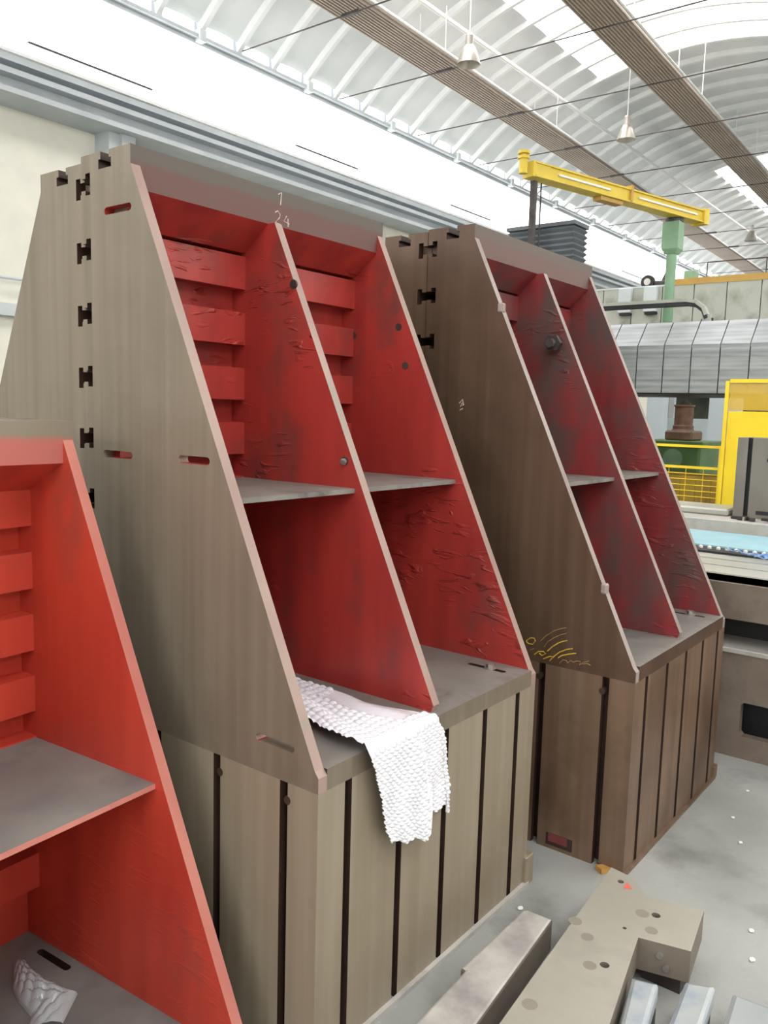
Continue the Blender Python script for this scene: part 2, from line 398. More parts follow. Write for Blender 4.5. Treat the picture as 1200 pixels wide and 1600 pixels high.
# tie rods across the vault
RN = ['nearest', 'second nearest', 'third nearest', 'fourth nearest', 'fifth nearest', 'sixth nearest', 'seventh nearest', 'eighth nearest', 'ninth nearest', 'tenth nearest', 'eleventh nearest', 'twelfth nearest', 'thirteenth nearest', 'fourteenth nearest', 'fifteenth nearest', 'farthest']
for i in range(16):
    u = 4.17+1.86*i
    bm = bmesh.new(); tube(bm, [(u, -.15, 5.93), (u, VW-.08, 5.93)], .008, 6); 
    box(bm, u-.02, u+.02, 5.0, 5.25, 5.915, 5.945)
    if i == 0: rod0 = obj('tie_rod', bm, 'darksteel'); o = rod0
    else: bm.free(); o = bpy.data.objects.new('tie_rod', rod0.data); link(o); o.location = (u-4.17, 0, 0)
    tag(o, RN[i]+' of the thin dark tie rods spanning the vault crosswise', 'tie rod', 'tie rods across the vault')

# radiant heating strips
def strip(p0, p1, w, label):
    d = Vector((p1[0]-p0[0], p1[1]-p0[1], 0)); L = d.length
    t = thing('radiant_heating_strip', label, 'heating panel', (p0[0], p0[1], 6.1), math.atan2(d.y, d.x))
    obj('backing', BX(0, L, -w/2, w/2, .03, .07), 'radiant', t)
    n = 11; first = None
    for k in range(n):
        y = -w/2+.02+(w-.04)*k/(n-1)
        if first is None: bm = bmesh.new(); tube(bm, [(0, 0, .022), (L, 0, .022)], .016, 6); o = obj('heating_pipe', bm, 'radiant', t); first = o.data
        else: o = bpy.data.objects.new('heating_pipe', first); link(o, t)
        o.location = (0, y, 0)
    bm = bmesh.new(); tube(bm, [(0, -w/2-.03, .06), (L, -w/2-.03, .06)], .018, 6); obj('edge_pipe', bm, 'white', t)
    x = 2.0; first = None
    while x < L-1:
        wy = p0[1]+d.y/L*x; z1 = arc(min(wy, 6.7))-6.1-.02
        for s in (-1, 1):
            bm = bmesh.new(); tube(bm, [(x, s*w*.4, .06), (x, s*w*.4, z1 - (.12 if wy > 4.5 else 0)-.0)], .006, 4); obj('hanger', bm, 'white', t)
        x += 3.4
strip((-4.2, 5.02), (37.5, 6.35), .50, 'brown-grey heating strip nearer the wall, of parallel pipes')
strip((-4.2, 2.70), (37.5, 4.03), .46, 'brown-grey heating strip nearer the middle of the vault')

# high-bay lamps
LAMP = {}
def lamp(x, y, z, label):
    t = thing('pendant_lamp', label, 'lamp', (x, y, z), 0, None)
    if 'sh' not in LAMP:
        bm = bmesh.new(); lathe(bm, [(.125, 0), (.118, .03), (.085, .13), (.055, .19), (.045, .19), (.08, .125), (.11, .03), (.125, 0)], 24)
        LAMP['sh'] = obj('lamp_shade', bm, 'alu', t, smooth=True).data
        bm = bmesh.new(); lathe(bm, [(.0, .185), (.042, .185), (.042, .29), (.028, .31), (0, .31)], 16); LAMP['h'] = obj('ballast_housing', bm, 'alu', t).data
        bm = bmesh.new(); lathe(bm, [(0, .05), (.03, .07), (.035, .12), (.02, .18), (0, .185)], 12); LAMP['b'] = obj('bulb', bm, 'white', t, smooth=True).data
    else:
        for n, k in (('lamp_shade', 'sh'), ('ballast_housing', 'h'), ('bulb', 'b')): link(bpy.data.objects.new(n, LAMP[k]), t)
    bm = bmesh.new(); tube(bm, [(0, 0, .3), (0, 0, arc(y)-z+.02)], .006, 5); obj('wire', bm, 'white', t)
lamp(6.45, 3.84, 5.25, 'bell-shaped pendant lamp nearest the camera, between the heating strips')
lamp(9.65, 3.39, 5.25, 'bell-shaped pendant lamp above the yellow jib crane')
lamp(17.0, 3.68, 5.25, 'small far pendant lamp at the right edge')

# far end clutter seen under the machine bridge
for i, (v, w, m, lab) in enumerate(((4.35, .3, 'paleblue', 'pale blue hall column left of the brown cylinder'), (3.12, .5, 'paleblue', 'broad pale blue hall column right of the brown cylinder'), (5.2, .25, 'paleblue', 'pale column far behind the machines'))):
    t = thing('hall_column', lab, 'column', (14, v, 0))
    obj('shaft', BX(0, .3, -w/2, w/2, .04, 3.2), m, t); obj('base_plate', BX(-.05, .35, -w/2-.06, w/2+.06, 0, .04), 'bedmetal', t)
t = thing('storage_cabinet', 'white cabinet far back under the machine bridge', 'cabinet', (15, 3.2, 0))
obj('body', BX(0, .6, 0, 2.6, 0.05, 1.62), 'palegrey', t); obj('door', BX(-.03, 0, .03, 1.28, .1, 1.58), 'palegrey', t); obj('door', BX(-.03, 0, 1.32, 2.57, .1, 1.58), 'palegrey', t); obj('plinth', BX(.03, .57, .03, 2.57, 0, .05), 'black', t)
t = thing('shelving_rack', 'dark far rack with goods behind the fence', 'rack', (18, 1.5, 0))
for v in (0, 2, 4): obj('post', BX(0, .08, v, v+.08, 0, 3.2), 'darksteel', t)
for z in (.5, 1.4, 2.3): obj('shelf', BX(0, .8, 0, 4.08, z, z+.06), 'farbrown', t)
obj('backing', BX(.8, .83, 0, 4.08, 0, 3.2), 'farbrown', t)

# ------------------------------------------------------------------ angle plates
W = 1.0738; HR = .7096; TF = .0533; ZF = HR+TF; VT = .6993; HT = 2.2758; D = .9253
SLOTS = [2.199-.1745*k for k in range(8)]
def slots_path(slots, D):
    p = []
    for zc in sorted(slots):
        p += [(D, zc-.016), (D-.02, zc-.016), (D-.02, zc-.029), (D-.042, zc-.029), (D-.042, zc+.029), (D-.02, zc+.029), (D-.02, zc+.016), (D, zc+.016)]
    return p
def side_outline(HT, VT, D, slots):
    p = [(0, HR), (D, HR)] + slots_path(slots, D)
    p += [(D, HT), (.833, HT), (.833, HT-.02), (.843, HT-.02), (.843, HT-.045), (.785, HT-.045), (.785, HT-.02), (.795, HT-.02), (.795, HT)]
    p += [(VT, HT), (VT, HT-.05), (.012, ZF), (0, ZF-.015)]
    return p
def slant_v(z, VT, HT): return .012+(VT-.012)*(z-ZF)/(HT-.05-ZF)
PT = {}
def angle_plate(name, W, HT, VT, D, cast, red, edge, band, shelfm, label, group, slotdz=0, ovals=None, round_holes=(), z2=None, simple=False, us=.53, foot_slot=True):
    t = thing(name, label, 'angle plate', (0, 0, 0), 0, None)
    slots = [z+slotdz for z in SLOTS]
    T = .03
    ol = side_outline(HT, VT, D, slots)
    holes = [oval(*o) for o in (ovals or [])] + [circ(*c) for c in round_holes]
    def pm(n, c, outer):
        if n.x*outer > .9: return 0
        if abs(n.x) < .1 and HR+.02 < c.z and (D-.044 < c.y < D-.001 or (.78 < c.y < .85 and c.z > HT-.05)) and c.z < HT-.001: return 3
        if n.x*outer < -.9: return 1
        if n.y < -.9 and c.z > HT-.06: return 4
        if n.y < -.3 and c.y < VT+.01: return 2
        if .2 < c.y < D-.1 and abs(n.x) < .1 and HR+.02 < c.z < HT-.02: return 1
        return 0
    bm = paint(yz([ol]+holes, 0, T, .0), lambda n, c: pm(n, c, -1)); PT['side'] = obj('side_plate', bm, [cast, red, edge, 'slot', band], t)
    bm = paint(yz([ol], W-T, W, .0), lambda n, c: pm(n, c, 1)); obj('side_plate', bm, [cast, red, edge, 'slot', band], t)
    zt = HT-.11
    # back plate with tee slots behind and raised bands inside
    bp = [(D, ZF)] + slots_path(slots, D) + [(D, zt), (.86, zt)]
    for zc in slots[1:]:
        bp += [(.86, zc+.052), (.80, zc+.05), (.80, zc-.052), (.86, zc-.05)]
    bp = [p for p in bp if ZF <= p[1] <= zt+1e-6]
    bp += [(.86, ZF)]
    bm = paint(yz([bp], T, W-T), lambda n, c: 1 if c.y < .87 and n.y < .5 else (2 if c.y < D-.001 else 0)); obj('back_plate', bm, [cast, red, 'slot'], t)
    for k, zc in enumerate(slots[1:], 0): pass
    # top slab, its underside shaped to slope down and turn dark at the back
    tp = [(VT, zt), (.80, zt-.08), (.8595, zt-.08), (.8595, zt+.001), (D, zt+.001)] + [(D, HT), (.833, HT), (.833, HT-.02), (.843, HT-.02), (.843, HT-.045), (.785, HT-.045), (.785, HT-.02), (.795, HT-.02), (.795, HT), (VT, HT)]
    PT['top'] = None
    bm = paint(yz([tp], T, W-T), lambda n, c: 2 if (n.y < -.9 and c.y < VT+.01) else (1 if n.z < -.3 and c.z < zt+.01 else (3 if .78 < c.y < .85 and c.z < HT-.001 and c.z > zt+.01 and abs(n.x) < .5 else 0))); PT['top'] = obj('top_slab', bm, [cast, red, band, 'slot'], t)
    # foot
    fh = [[(T, 0), (W-T, 0), (W-T, D), (T, D)]]
    if foot_slot:
        def vo(x, y0, y1): return [(b, a) for a, b in oval(y0, y1, x, .022)]
        fh += [vo(W-.105, .055, .20), vo(.10, .30, .42), vo(W-.065, .62, .76)]
    bm = paint(xy(fh, HR, ZF), lambda n, c: 1 if n.z > .9 else (0 if n.y < -.9 and c.y < .01 else 2)); obj('foot_plate', bm, [cast, shelfm, 'slot'], t)
    # middle rib
    r0, r1 = us-.03, us
    mr = [(.03, ZF), (.86, ZF), (.86, zt), (slant_v(zt, VT, HT), zt), (slant_v(ZF+.02, VT, HT), ZF+.02)]
    bm = paint(yz([mr], r0, r1), lambda n, c: 1 if abs(n.x) > .9 else 2); PT['rib'] = obj('middle_rib', bm, [cast, red, edge], t)
    # shelves
    for a, b in ((T, r0), (r1, W-T)):
        bm = BX(a, b, slant_v(1.372, VT, HT)+.028, .80, 1.358, 1.372)
        paint(bm, lambda n, c: 1 if n.z < -.5 else (2 if n.y < -.9 else 0)); obj('shelf', bm, [shelfm, red, 'edgeC' if shelfm == 'dustyC' else shelfm], t)
    if z2: pass
    return t
OV = [(.697, .818, 2.117, .02), (.701, .835, 1.460, .02), (.383, .505, 1.463, .02), (.078, .209, .797, .02)]
def place(t, loc, rz=0): t.location = loc; t.rotation_euler = (0, 0, rz); return t

# --- pair in the middle
A = angle_plate('angle_plate', W, HT, VT, D, 'castA', 'redA', 'edgeA', 'bandA', 'dusty',
    'big red and grey ribbed angle plate with bubble wrap on its foot', 'x', ovals=OV)
def ribbon(name, strokes, m, parent, fn, r=.0022):
    """drawn marks: flat thin strokes lying on a surface"""
    bm = bmesh.new()
    for st in strokes:
        pts = [fn(*p) for p in st]
        tube(bm, pts, r, 5)
    return obj(name, bm, m, parent)
# chalk figures 1 and 24 on the top band
fA = lambda x, z: (x, VT-.0005, z)
ribbon('chalk_figure', [[(.542, 2.262), (.556, 2.279-.008), (.552, 2.232)]], 'chalk', PT['top'], fA, .0018)
ribbon('chalk_figure', [[(.528, 2.205), (.54, 2.212), (.551, 2.203), (.548, 2.192), (.530, 2.176), (.556, 2.172)]], 'chalk', PT['top'], fA, .0018)
ribbon('chalk_figure', [[(.580, 2.204), (.568, 2.186), (.592, 2.182)], [(.586, 2.197), (.587, 2.172)]], 'chalk', PT['top'], fA, .0018)
for k, (vv, zz, r) in enumerate(((.366, 1.451, .013), (.585, 1.975, .014))):
    bm = bmesh.new(); tube(bm, [(.4955, vv, zz), (.502, vv, zz)], r, 14); obj('bolt_hole', bm, 'darksteel', PT['rib'])
    if k == 0:
        bm = bmesh.new(); tube(bm, [(.488, vv-.002, zz-.005), (.4955, vv, zz)], r*.8, 6); obj('bolt_end', bm, 'steel', PT['rib'])
for vv, zz in ((.80, 1.877), (.591, 1.899), (.556, 1.763)):
    bm = bmesh.new(); tube(bm, [(W-.0325, vv, zz), (W-.029, vv, zz)], .013, 14); obj('plugged_hole', bm, 'darksteel' if vv > .5 else 'redB', A)
def hexbolt(name, label, x, y, z, r=.016, h=.016, parent=None):
    bm = bmesh.new()
    lathe(bm, [(0, 0), (r*1.5, 0), (r*1.5, .004), (r*1.05, .004)], 18)
    a = [bm.verts.new((r*math.cos(k*math.pi/3), r*math.sin(k*math.pi/3), .004)) for k in range(6)]
    b = [bm.verts.new((r*math.cos(k*math.pi/3), r*math.sin(k*math.pi/3), .004+h)) for k in range(6)]
    for k in range(6): bm.faces.new((a[k], a[(k+1) % 6], b[(k+1) % 6], b[k]))
    bm.faces.new(b); bmesh.ops.recalc_face_normals(bm, faces=bm.faces)
    o = obj(name, bm, 'steel', parent); o.location = (x, y, z); return o
hexbolt('foot_bolt', '', W-.105, .115, ZF, .013, .012, A)

A2 = angle_plate('angle_plate', W, HT-.012, VT, D, 'castA', 'redA', 'edgeA', 'bandA', 'dusty',
    'rear grey angle plate back to back with the wrapped one', 'x', slotdz=-.004,
    ovals=[], round_holes=[(.846, 2.108, .008), (.78, 1.872, .008)], foot_slot=False)
place(A2, (W+.012, 2*D+.003, 0), math.pi)
# mirror the rear one so that its holes face the camera side
for ch in A2.children:
    pass

# --- pair on the right
BW, BHT, BVT, BD = 1.045, 2.3123, .7161, .9502
BU, BV = 1.3435, -.2407
BHR = HR
B = angle_plate('angle_plate', BW, BHT, BVT, D, 'castB', 'redB', 'edgeB', 'bandB', 'dusty',
    'brown and dark red angle plate with yellow scribble near its foot', 'x', slotdz=.038, ovals=[], us=.535)
place(B, (BU, BV, -.012))
Y = [[(0.422, 0.767), (0.413, 0.759), (0.395, 0.759), (0.384, 0.774), (0.388, 0.783), (0.404, 0.782), (0.421, 0.769)], [(0.334, 0.746), (0.316, 0.765), (0.29, 0.786), (0.274, 0.794), (0.258, 0.8)], [(0.386, 0.722), (0.37, 0.737), (0.349, 0.741), (0.34, 0.735), (0.355, 0.725), (0.366, 0.731)], [(0.348, 0.714), (0.321, 0.729), (0.307, 0.729), (0.323, 0.712), (0.311, 0.728), (0.285, 0.752), (0.259, 0.767), (0.236, 0.775)], [(0.29, 0.729), (0.278, 0.74), (0.251, 0.751), (0.222, 0.76)]]
Y2 = [[(0.348, 0.759), (0.334, 0.781), (0.308, 0.802), (0.285, 0.816), (0.264, 0.825)], [(0.363, 0.778), (0.342, 0.802), (0.31, 0.827), (0.287, 0.838), (0.265, 0.846)], [(0.283, 0.711), (0.27, 0.727), (0.257, 0.726), (0.253, 0.718), (0.24, 0.73), (0.23, 0.726), (0.217, 0.733), (0.204, 0.734), (0.207, 0.721), (0.188, 0.735), (0.172, 0.742)], [(0.194, 0.727), (0.178, 0.732), (0.165, 0.728)], [(0.405, 0.735), (0.389, 0.744)]]
fB = lambda v, z: (-.0003, v, z+.012)
ribbon('crayon_scribble', Y, 'yellowchalk', PT['side'], fB, .0021)
ribbon('crayon_scribble', Y2, 'dullchalk', PT['side'], fB, .0014)
ribbon('chalk_smudge', [[(.755, 1.638), (.742, 1.652), (.736, 1.632), (.750, 1.626), (.742, 1.640)], [(.752, 1.612), (.739, 1.618)]], 'chalk', PT['side'], fB, .0024)
bm = bmesh.new(); tube(bm, [(.505, .610, 1.915), (.47, .605, 1.912)], .026, 12); tube(bm, [(.47, .605, 1.912), (.435, .598, 1.908)], [.034, .034], 6)
tube(bm, [(.435, .598, 1.908), (.40, .593, 1.905)], .018, 10)
obj('tie_bolt', bm, 'darksteel', PT['rib'])
hexbolt('foot_bolt', '', BW-.105, .12, ZF, .015, .014, B)
for vv, zz in ((.60, 2.0), (.115, 1.02)):
    bm = bmesh.new(); box(bm, -.006, .024, slant_v(zz, BVT, BHT)-.010, slant_v(zz, BVT, BHT)+.012, zz-.018, zz+.018, bev=.005); obj('weld_lump', bm, 'edgeB', PT['side'])

B2 = angle_plate('angle_plate', BW, BHT-.008, BVT, D, 'castB', 'redB', 'edgeB', 'bandB', 'dusty',
    'rear brown angle plate back to back with the scribbled one', 'x', slotdz=.036, foot_slot=False, us=.535)
place(B2, (BU+BW, BV+2*D+.003, -.012), math.pi)

# --- single plate on the floor, front left
CY = .0751
C_ = angle_plate('angle_plate', W, 2.2612, .6548, D, 'castA', 'redC', 'edgeC', 'bandC', 'dustyC',
    'bright red angle plate on the floor at left, clear bag on its foot', 'x', slotdz=0, us=.53)
cx, cy = -.0945, .1049
place(C_, (cx-W*math.cos(CY), cy-W*math.sin(CY), -HR+.0005), CY)

# ------------------------------------------------------------------ risers
def riser(label, mats, W, depth, H, front, sides, window=None):
    t = thing('riser_block', label, 'riser block', (0, 0, 0))
    n, a, w, b = .013, .022, .024, .045
    p = [(0, 0)]
    for x in front: p += [(x-n, 0), (x-n, a), (x-w, a), (x-w, b), (x+w, b), (x+w, a), (x+n, a), (x+n, 0)]
    p += [(W, 0)]
    for y in sides: p += [(W, y-n), (W-a, y-n), (W-a, y-w), (W-b, y-w), (W-b, y+w), (W-a, y+w), (W-a, y+n), (W, y+n)]
    p += [(W, depth), (0, depth)]
    for y in reversed(sides): p += [(0, y+n), (a, y+n), (a, y+w), (b, y+w), (b, y-w), (a, y-w), (a, y-n), (0, y-n)]
    bm = xy([p], 0, H)
    def pm(nn, c):
        if abs(nn.z) > .5: return 0
        if c.x > .004 and c.x < W-.004 and c.y > .004 and c.y < depth-.004: return 1
        return 0
    paint(bm, pm); obj('body', bm, mats, t)
    return t
RA = riser('slotted grey-beige riser block under the bubble-wrapped pair of angle plates', ['riserA', 'slot'], W, 2*D, HR,
           [.11, .325, .54, .752, .955], [.111, .352, .594, .836, 1.078, 1.32, 1.56])
for y in (.111, .352):
    bm = bmesh.new(); tube(bm, [(-.001, y-.012, .665), (.02, y-.012, .665)], .011, 12); obj('slot_entry', bm, 'slot', RA)
obj('levelling_foot', BX(W-.02, W+.035, -.012, .05, 0, .105, bev=.004), 'riserA', RA)
bm = bmesh.new(); box(bm, -.0, W, -.014, -.0, 0, .014); obj('base_lip', bm, 'barsteel', RA)
bm = bmesh.new(); box(bm, .0515, .085, -.0015, 0, .40, .46); obj('label_residue', bm, 'chalk', RA) if False else bm.free()
RB = riser('slotted brown riser block under the right pair of angle plates', ['riserB', 'slot'], BW, 2*D, HR-.012,
           [.11, .32, .535, .745, .95], [.105, .35, .594, .836, 1.078, 1.32, 1.56])
place(RB, (BU, BV, 0))
for y in (.105, .35):
    bm = bmesh.new(); tube(bm, [(-.001, y+.012, .645), (.02, y+.012, .645)], .012, 12); obj('slot_entry', bm, 'slot', RB)
obj('name_plate_recess', BX(-.002, .006, .195, .30, .015, .06), 'slot', RB); obj('name_plate', BX(-.004, -.002, .215, .29, .03, .062), 'redB', RB)
bm = bmesh.new(); box(bm, -.0, BW, -.012, 0, 0, .012); obj('base_lip', bm, 'riserB', RB)
obj('levelling_foot', BX(BW-.015, BW+.03, -.01, .05, 0, .06, bev=.004), 'riserB', RB)
bm = BX(0, .09, 0, .035, 0, .02); 
for v in bm.verts:
    if v.co.z > .01 and v.co.x > .05: v.co.z = .006
tag(obj('wooden_wedge', bm, 'wood', None, (BU-.045, BV+.06, 0)), 'small yellow wooden wedge at the base of the brown riser', 'wedge').rotation_euler = (0, 0, -.5)

# ------------------------------------------------------------------ bubble wrap
def lerp(a, b, t): return a+(b-a)*t
def bubble_wrap():
    rows = [(0, .24, .50, .44, .50, ZF), (.12, .215, .32, .432, .35, ZF), (.24, .17, .16, .41, .2, ZF), (.35, .148, .05, .455, .06, ZF),
            (.40, .145, .0, .468, -.0, ZF), (.42, .15, -.006, .475, -.006, ZF-.006), (.47, .16, -.010, .488, -.010, .715),
            (.60, .185, -.012, .513, -.012, .62), (.80, .205, -.016, .528, -.014, .52), (1.0, .24, -.02, .535, -.016, .44)]
    nu, nv = 118, 190
    bm = bmesh.new(); g = []
    for j in range(nv+1):
        t = j/nv
        for a, b in zip(rows, rows[1:]):
            if a[0] <= t <= b[0]: break
        k = (t-a[0])/(b[0]-a[0]); L0 = [lerp(a[i], b[i], k) for i in range(1, 6)]
        row = []
        for i in range(nu+1):
            s = i/nu
            x = lerp(L0[0], L0[2], s); y = lerp(L0[1], L0[3], s); z = L0[4]
            hang = t > .42
            # lower hem differs from side to side
            if hang:
                zb = .505-.05*min(s/.55, 1) if s < .6 else (.515-.02*(s-.6)/.4 if s < .93 else .475)
                zb += .006*math.sin(s*23)
                ft = (t-.42)/.58; z = lerp(ZF-.006, zb, ft)
            # bubbles on a hexagonal raster measured along the sheet
            sx = x/.0225; sy = (t*.86)/.0225/.866
            rr = math.floor(sy); fx = sx+(.5 if rr % 2 else 0)
            dx = fx-math.floor(fx)-.5; dy = (sy-rr-.5)*.866
            d = math.sqrt(dx*dx+dy*dy)/.46
            h = .0066*math.sqrt(max(0, 1-d*d))
            flat = (s > .62 and .14 < t < .37)
            if flat: h *= .06
            if s > .62 and hang: h *= .7
            fold = .006+.010*(.5+.5*math.sin(s*7+t*5))*(1 if s < .66 else .45) + (.010 if s < .64 else 0)
            wob = .003*math.sin(s*17+t*19)
            if hang: y -= fold+h+wob
            else:
                bl = max(0, (t-.36)/.06); z += fold+h+wob+.002; y -= bl*(.012)
            row.append(bm.verts.new((x+.0015*math.sin(t*40), y, z)))
        g.append(row)
    for j in range(nv):
        for i in range(nu):
            f = bm.faces.new((g[j][i], g[j+1][i], g[j+1][i+1], g[j][i+1])); f.smooth = True
    return bm
bw = obj('bubble_wrap', bubble_wrap(), 'wrap')
tag(bw, 'white bubble wrap sheet draped over the front edge of the middle angle plate', 'bubble wrap')

# clear bag on the foot of the left plate (local frame of that plate)
def bag():
    bm = bmesh.new(); g = []
    n, m = 40, 30
    outline_a = [(.955, .735), (.945, .69), (.938, .61), (.958, .515), (.87, .455)]
    outline_b = [(.922, .748), (.868, .665), (.850, .61), (.838, .54), (.80, .50)]
    for j in range(n+1):
        t = j/n*4; i0 = min(int(t), 3); k = t-i0
        a = [lerp(outline_a[i0][q], outline_a[i0+1][q], k) for q in (0, 1)]; b = [lerp(outline_b[i0][q], outline_b[i0+1][q], k) for q in (0, 1)]
        row = []
        for i in range(m+1):
            s = i/m; e = math.sin(math.pi*s)*math.sin(math.pi*(.08+.84*j/n))
            z = ZF + .004 + .024*max(e, 0)**.5 + .009*abs(math.sin(s*9+j*.45))*e + .008*abs(math.sin(j*.5-s*7))*e
            row.append(bm.verts.new((lerp(a[0], b[0], s), lerp(a[1], b[1], s), max(z, ZF+.003))))
        g.append(row)
    for j in range(n):
        for i in range(m): bm.faces.new((g[j][i], g[j+1][i], g[j+1][i+1], g[j][i+1]))
    return bm
bg = obj('plastic_bag', bag(), 'film')
bg.location = C_.location; bg.rotation_euler = C_.rotation_euler
tag(bg, 'crumpled clear plastic bag lying on the foot of the bright red plate', 'plastic bag')

# ------------------------------------------------------------------ steel stock on the floor
def poly_slab(name, pts, z0, z1, mats, bev, parent=None, holes=()):
    bm = xy([pts]+[circ(*h) for h in holes], z0, z1, 0)
    if bev:
        es = [e for e in bm.edges if len(e.link_faces) == 2 and e.calc_face_angle(0) > .5 and abs((e.verts[0].co-e.verts[1].co).z) < 1e-5 and e.verts[0].co.z > (z0+z1)/2]
        bmesh.ops.bevel(bm, geom=es, offset=bev, segments=2, affect='EDGES', profile=.5)
    paint(bm, lambda n, c: 0 if n.z > .6 else 1)
    return obj(name, bm, mats, parent)
# drilled plate
P = thing('drilled_plate', 'wide greenish-grey drilled plate with a lug and a red mark', 'steel plate', (0, 0, 0))
pts = [(1.129, -.279), (1.115, -.362), (1.040, -.425), (1.082, -.590), (.860, -.622), (.825, -.486), (.0, -.645), (-.12, -.385)]
poly_slab('plate', pts, .045, .14, ['platesteel', 'plateside'], 0, P, [(.65, -.46, .013), (.963, -.487, .013), (1.068, -.336, .010), (.842, -.439, .006), (.30, -.50, .013)])
for x, y, r in ((.78, -.314, .02), (.733, -.373, .018), (.881, -.503, .018), (.622, -.430, .018), (.385, -.376, .02), (.945, -.452, .02), (.15, -.42, .02)):
    bm = bmesh.new(); tube(bm, [(x, y, .1385), (x, y, .1406)], r, 16); obj('plugged_hole', bm, 'stain', P)
for x, y, r in ((.65, -.46, .0132), (.963, -.487, .0132), (1.068, -.336, .0102)):
    bm = bmesh.new(); tube(bm, [(x, y, .09), (x, y, .10)], r, 14); obj('hole_bottom', bm, 'hole', P)
bm = bmesh.new(); vs = [bm.verts.new((x, y, z)) for z in (.1402, .1408) for x, y in ((1.078, -.352), (1.035, -.358), (1.05, -.38))]
bm.faces.new(vs[:3]); bm.faces.new(vs[3:]); obj('red_mark', bm, 'redmark', P)
for q in ((.86, .92, -.60, -.49), (.1, .16, -.56, -.40), (1.0, 1.05, -.40, -.31)): obj('spacer', BX(*q, 0, .045), 'darksteel', P)
for yy, zz in ((-.545, .105), (-.565, .075)):
    bm = bmesh.new(); tube(bm, [(.842+.0, yy, zz), (.832, yy, zz)], .009, 10); obj('lug_bolt', bm, 'steel', P)
# long bar beside the riser
Bq = thing('steel_bar', 'long dusty steel bar lying between riser and drilled plate', 'steel bar', (0, 0, 0))
poly_slab('bar', [(.785, -.140), (.80, -.150), (.803, -.232), (.286, -.284), (-.25, -.338), (-.25, -.20), (.187, -.165), (.438, -.153), (.44, -.140)], 0, .10, ['barsteel', 'plateside'], .008, Bq)
# rails on the right
def railbar(pts, z, label, h=.05):
    t = thing('machine_rail', label, 'steel rail', (0, 0, 0))
    poly_slab('rail_head', pts, z-h, z, ['rail', 'bluegrey'], .012, t)  # blue-grey sides paint in the blue reflection along the rail edges
    cxm = [(p[0]*.92+.08*sum(q[0] for q in pts)/len(pts), p[1]*.8+.2*sum(q[1] for q in pts)/len(pts)) for p in pts]
    poly_slab('rail_web', cxm, 0, z-h, ['darksteel', 'darksteel'], 0, t)
railbar([(.68, -.524), (.70, -.590), (.0, -.72), (-.05, -.70), (.0, -.665), (.45, -.578)], .12, 'polished rail lying along the drilled plate')
railbar([(.755, -.641), (.788, -.710), (-.05, -.80), (-.08, -.73)], .12, 'middle polished rail with rounded end, right of the drilled plate')
railbar([(.792, -.753), (.801, -.87), (-.05, -.96), (-.05, -.84)], .12, 'rightmost pale rail in the bottom corner')
for k, (x, y) in enumerate(((1.95, -.62), (2.2, -.55), (1.72, -.66), (2.05, -.42), (.93, -.06), (1.30, -.68), (1.86, -.50), (1.15, -.72), (2.35, -.40))):
    r = .008+.004*random.random(); bm = bmesh.new(); bmesh.ops.create_icosphere(bm, subdivisions=1, radius=r)
    for v in bm.verts: v.co.z = v.co.z*.4; v.co.x *= 1.3
    o = obj('debris_flake', bm, 'chip', None, (x, y, r*.4)); tag(o, 'small white flake lying on the concrete floor right of the risers', 'debris', 'white flakes on the floor')

# ------------------------------------------------------------------ machine bed and table at right
T = thing('machine_bed', 'brown-grey machine bed with dark openings under a slotted table', 'machine', (0, 0, 0))
v0, v1 = -3.2, 1.6
def hole(x0, x1, z0, z1, r=.03): return [(x0+r, z0), (x1-r, z0), (x1, z0+r), (x1, z1-r), (x1-r, z1), (x0+r, z1), (x0, z1-r), (x0, z0+r)]
wins = [hole(-.95+k*.95-.0, -.26+k*.95, .11, .275, .014) for k in (-2, -1, 0, 1)]
obj('front_panel', remap(prism([[(v0, 0), (v1, 0), (v1, .51), (v0, .51)]]+wins, .05), lambda c: Vector((2.7+c.z, c.x, c.y))), 'bedmetal', T)
obj('ledge', BX(2.69, 2.95, v0, v1, .505, .53, bev=.004), 'barsteel', T)
obj('table_edge', BX(2.7, 2.9, v0, v1, .665, .84, bev=.003), 'bedmetal', T)
obj('inner_body', BX(2.95, 5.9, v0, v1, 0, .80), 'black', T)
tp = [(2.705, .84)]
sl = [(2.92), (3.15), (3.36)]
tp = [(2.71, .80), (2.71, .84)]
for s in sl: tp += [(s-.012, .84), (s-.012, .82), (s+.012, .82), (s+.012, .84)]
tp += [(5.9, .84), (5.9, .80)]
obj('slotted_table', xz([tp], v0, v1), 'tablemetal', T)
SH = obj('blue_sheet', BX(3.75, 4.42, v0+.3, v1-.2, .8405, .855), 'bluesheet'); tag(SH, 'pale blue sheet lying on the machine table', 'sheet')
ch = thing('drive_chain', 'dark chain stretched across the machine table', 'chain', (3.56, 0, .8405)); y = -1.6; first = None
ch0 = BX(-.03, .15, v0+1, 1.2, 0, .012); obj('chain_bed', ch0, 'black', ch)
while y < 1.15:
    if first is None: bm = bmesh.new(); bmesh.ops.create_uvsphere(bm, u_segments=8, v_segments=5, radius=.013); o = obj('roller', bm, 'chip', ch); first = o.data
    else: o = bpy.data.objects.new('roller', first); link(o, ch)
    o.location = (.055, y, .0185); y += .05
bm = bmesh.new(); random.seed(4)
for k in range(7):
    x = 3.42+random.random()*.10; y = -.40+random.random()*.35
    pts = [(x+.05*math.sin(q*.9+k), y+q*.035, .86+.018*abs(math.sin(q*1.3+k))+(.0 if x > 3.5 else 0)) for q in range(7)]; tube(bm, pts, .004, 5)
tag(obj('blue_film_strips', bm, 'bluefilm'), 'tangled blue plastic film strips beside the chain on the table', 'plastic film')
GR = thing('guide_beam', 'long grey guide beam across the far side of the table', 'beam', (0, 0, .8405))
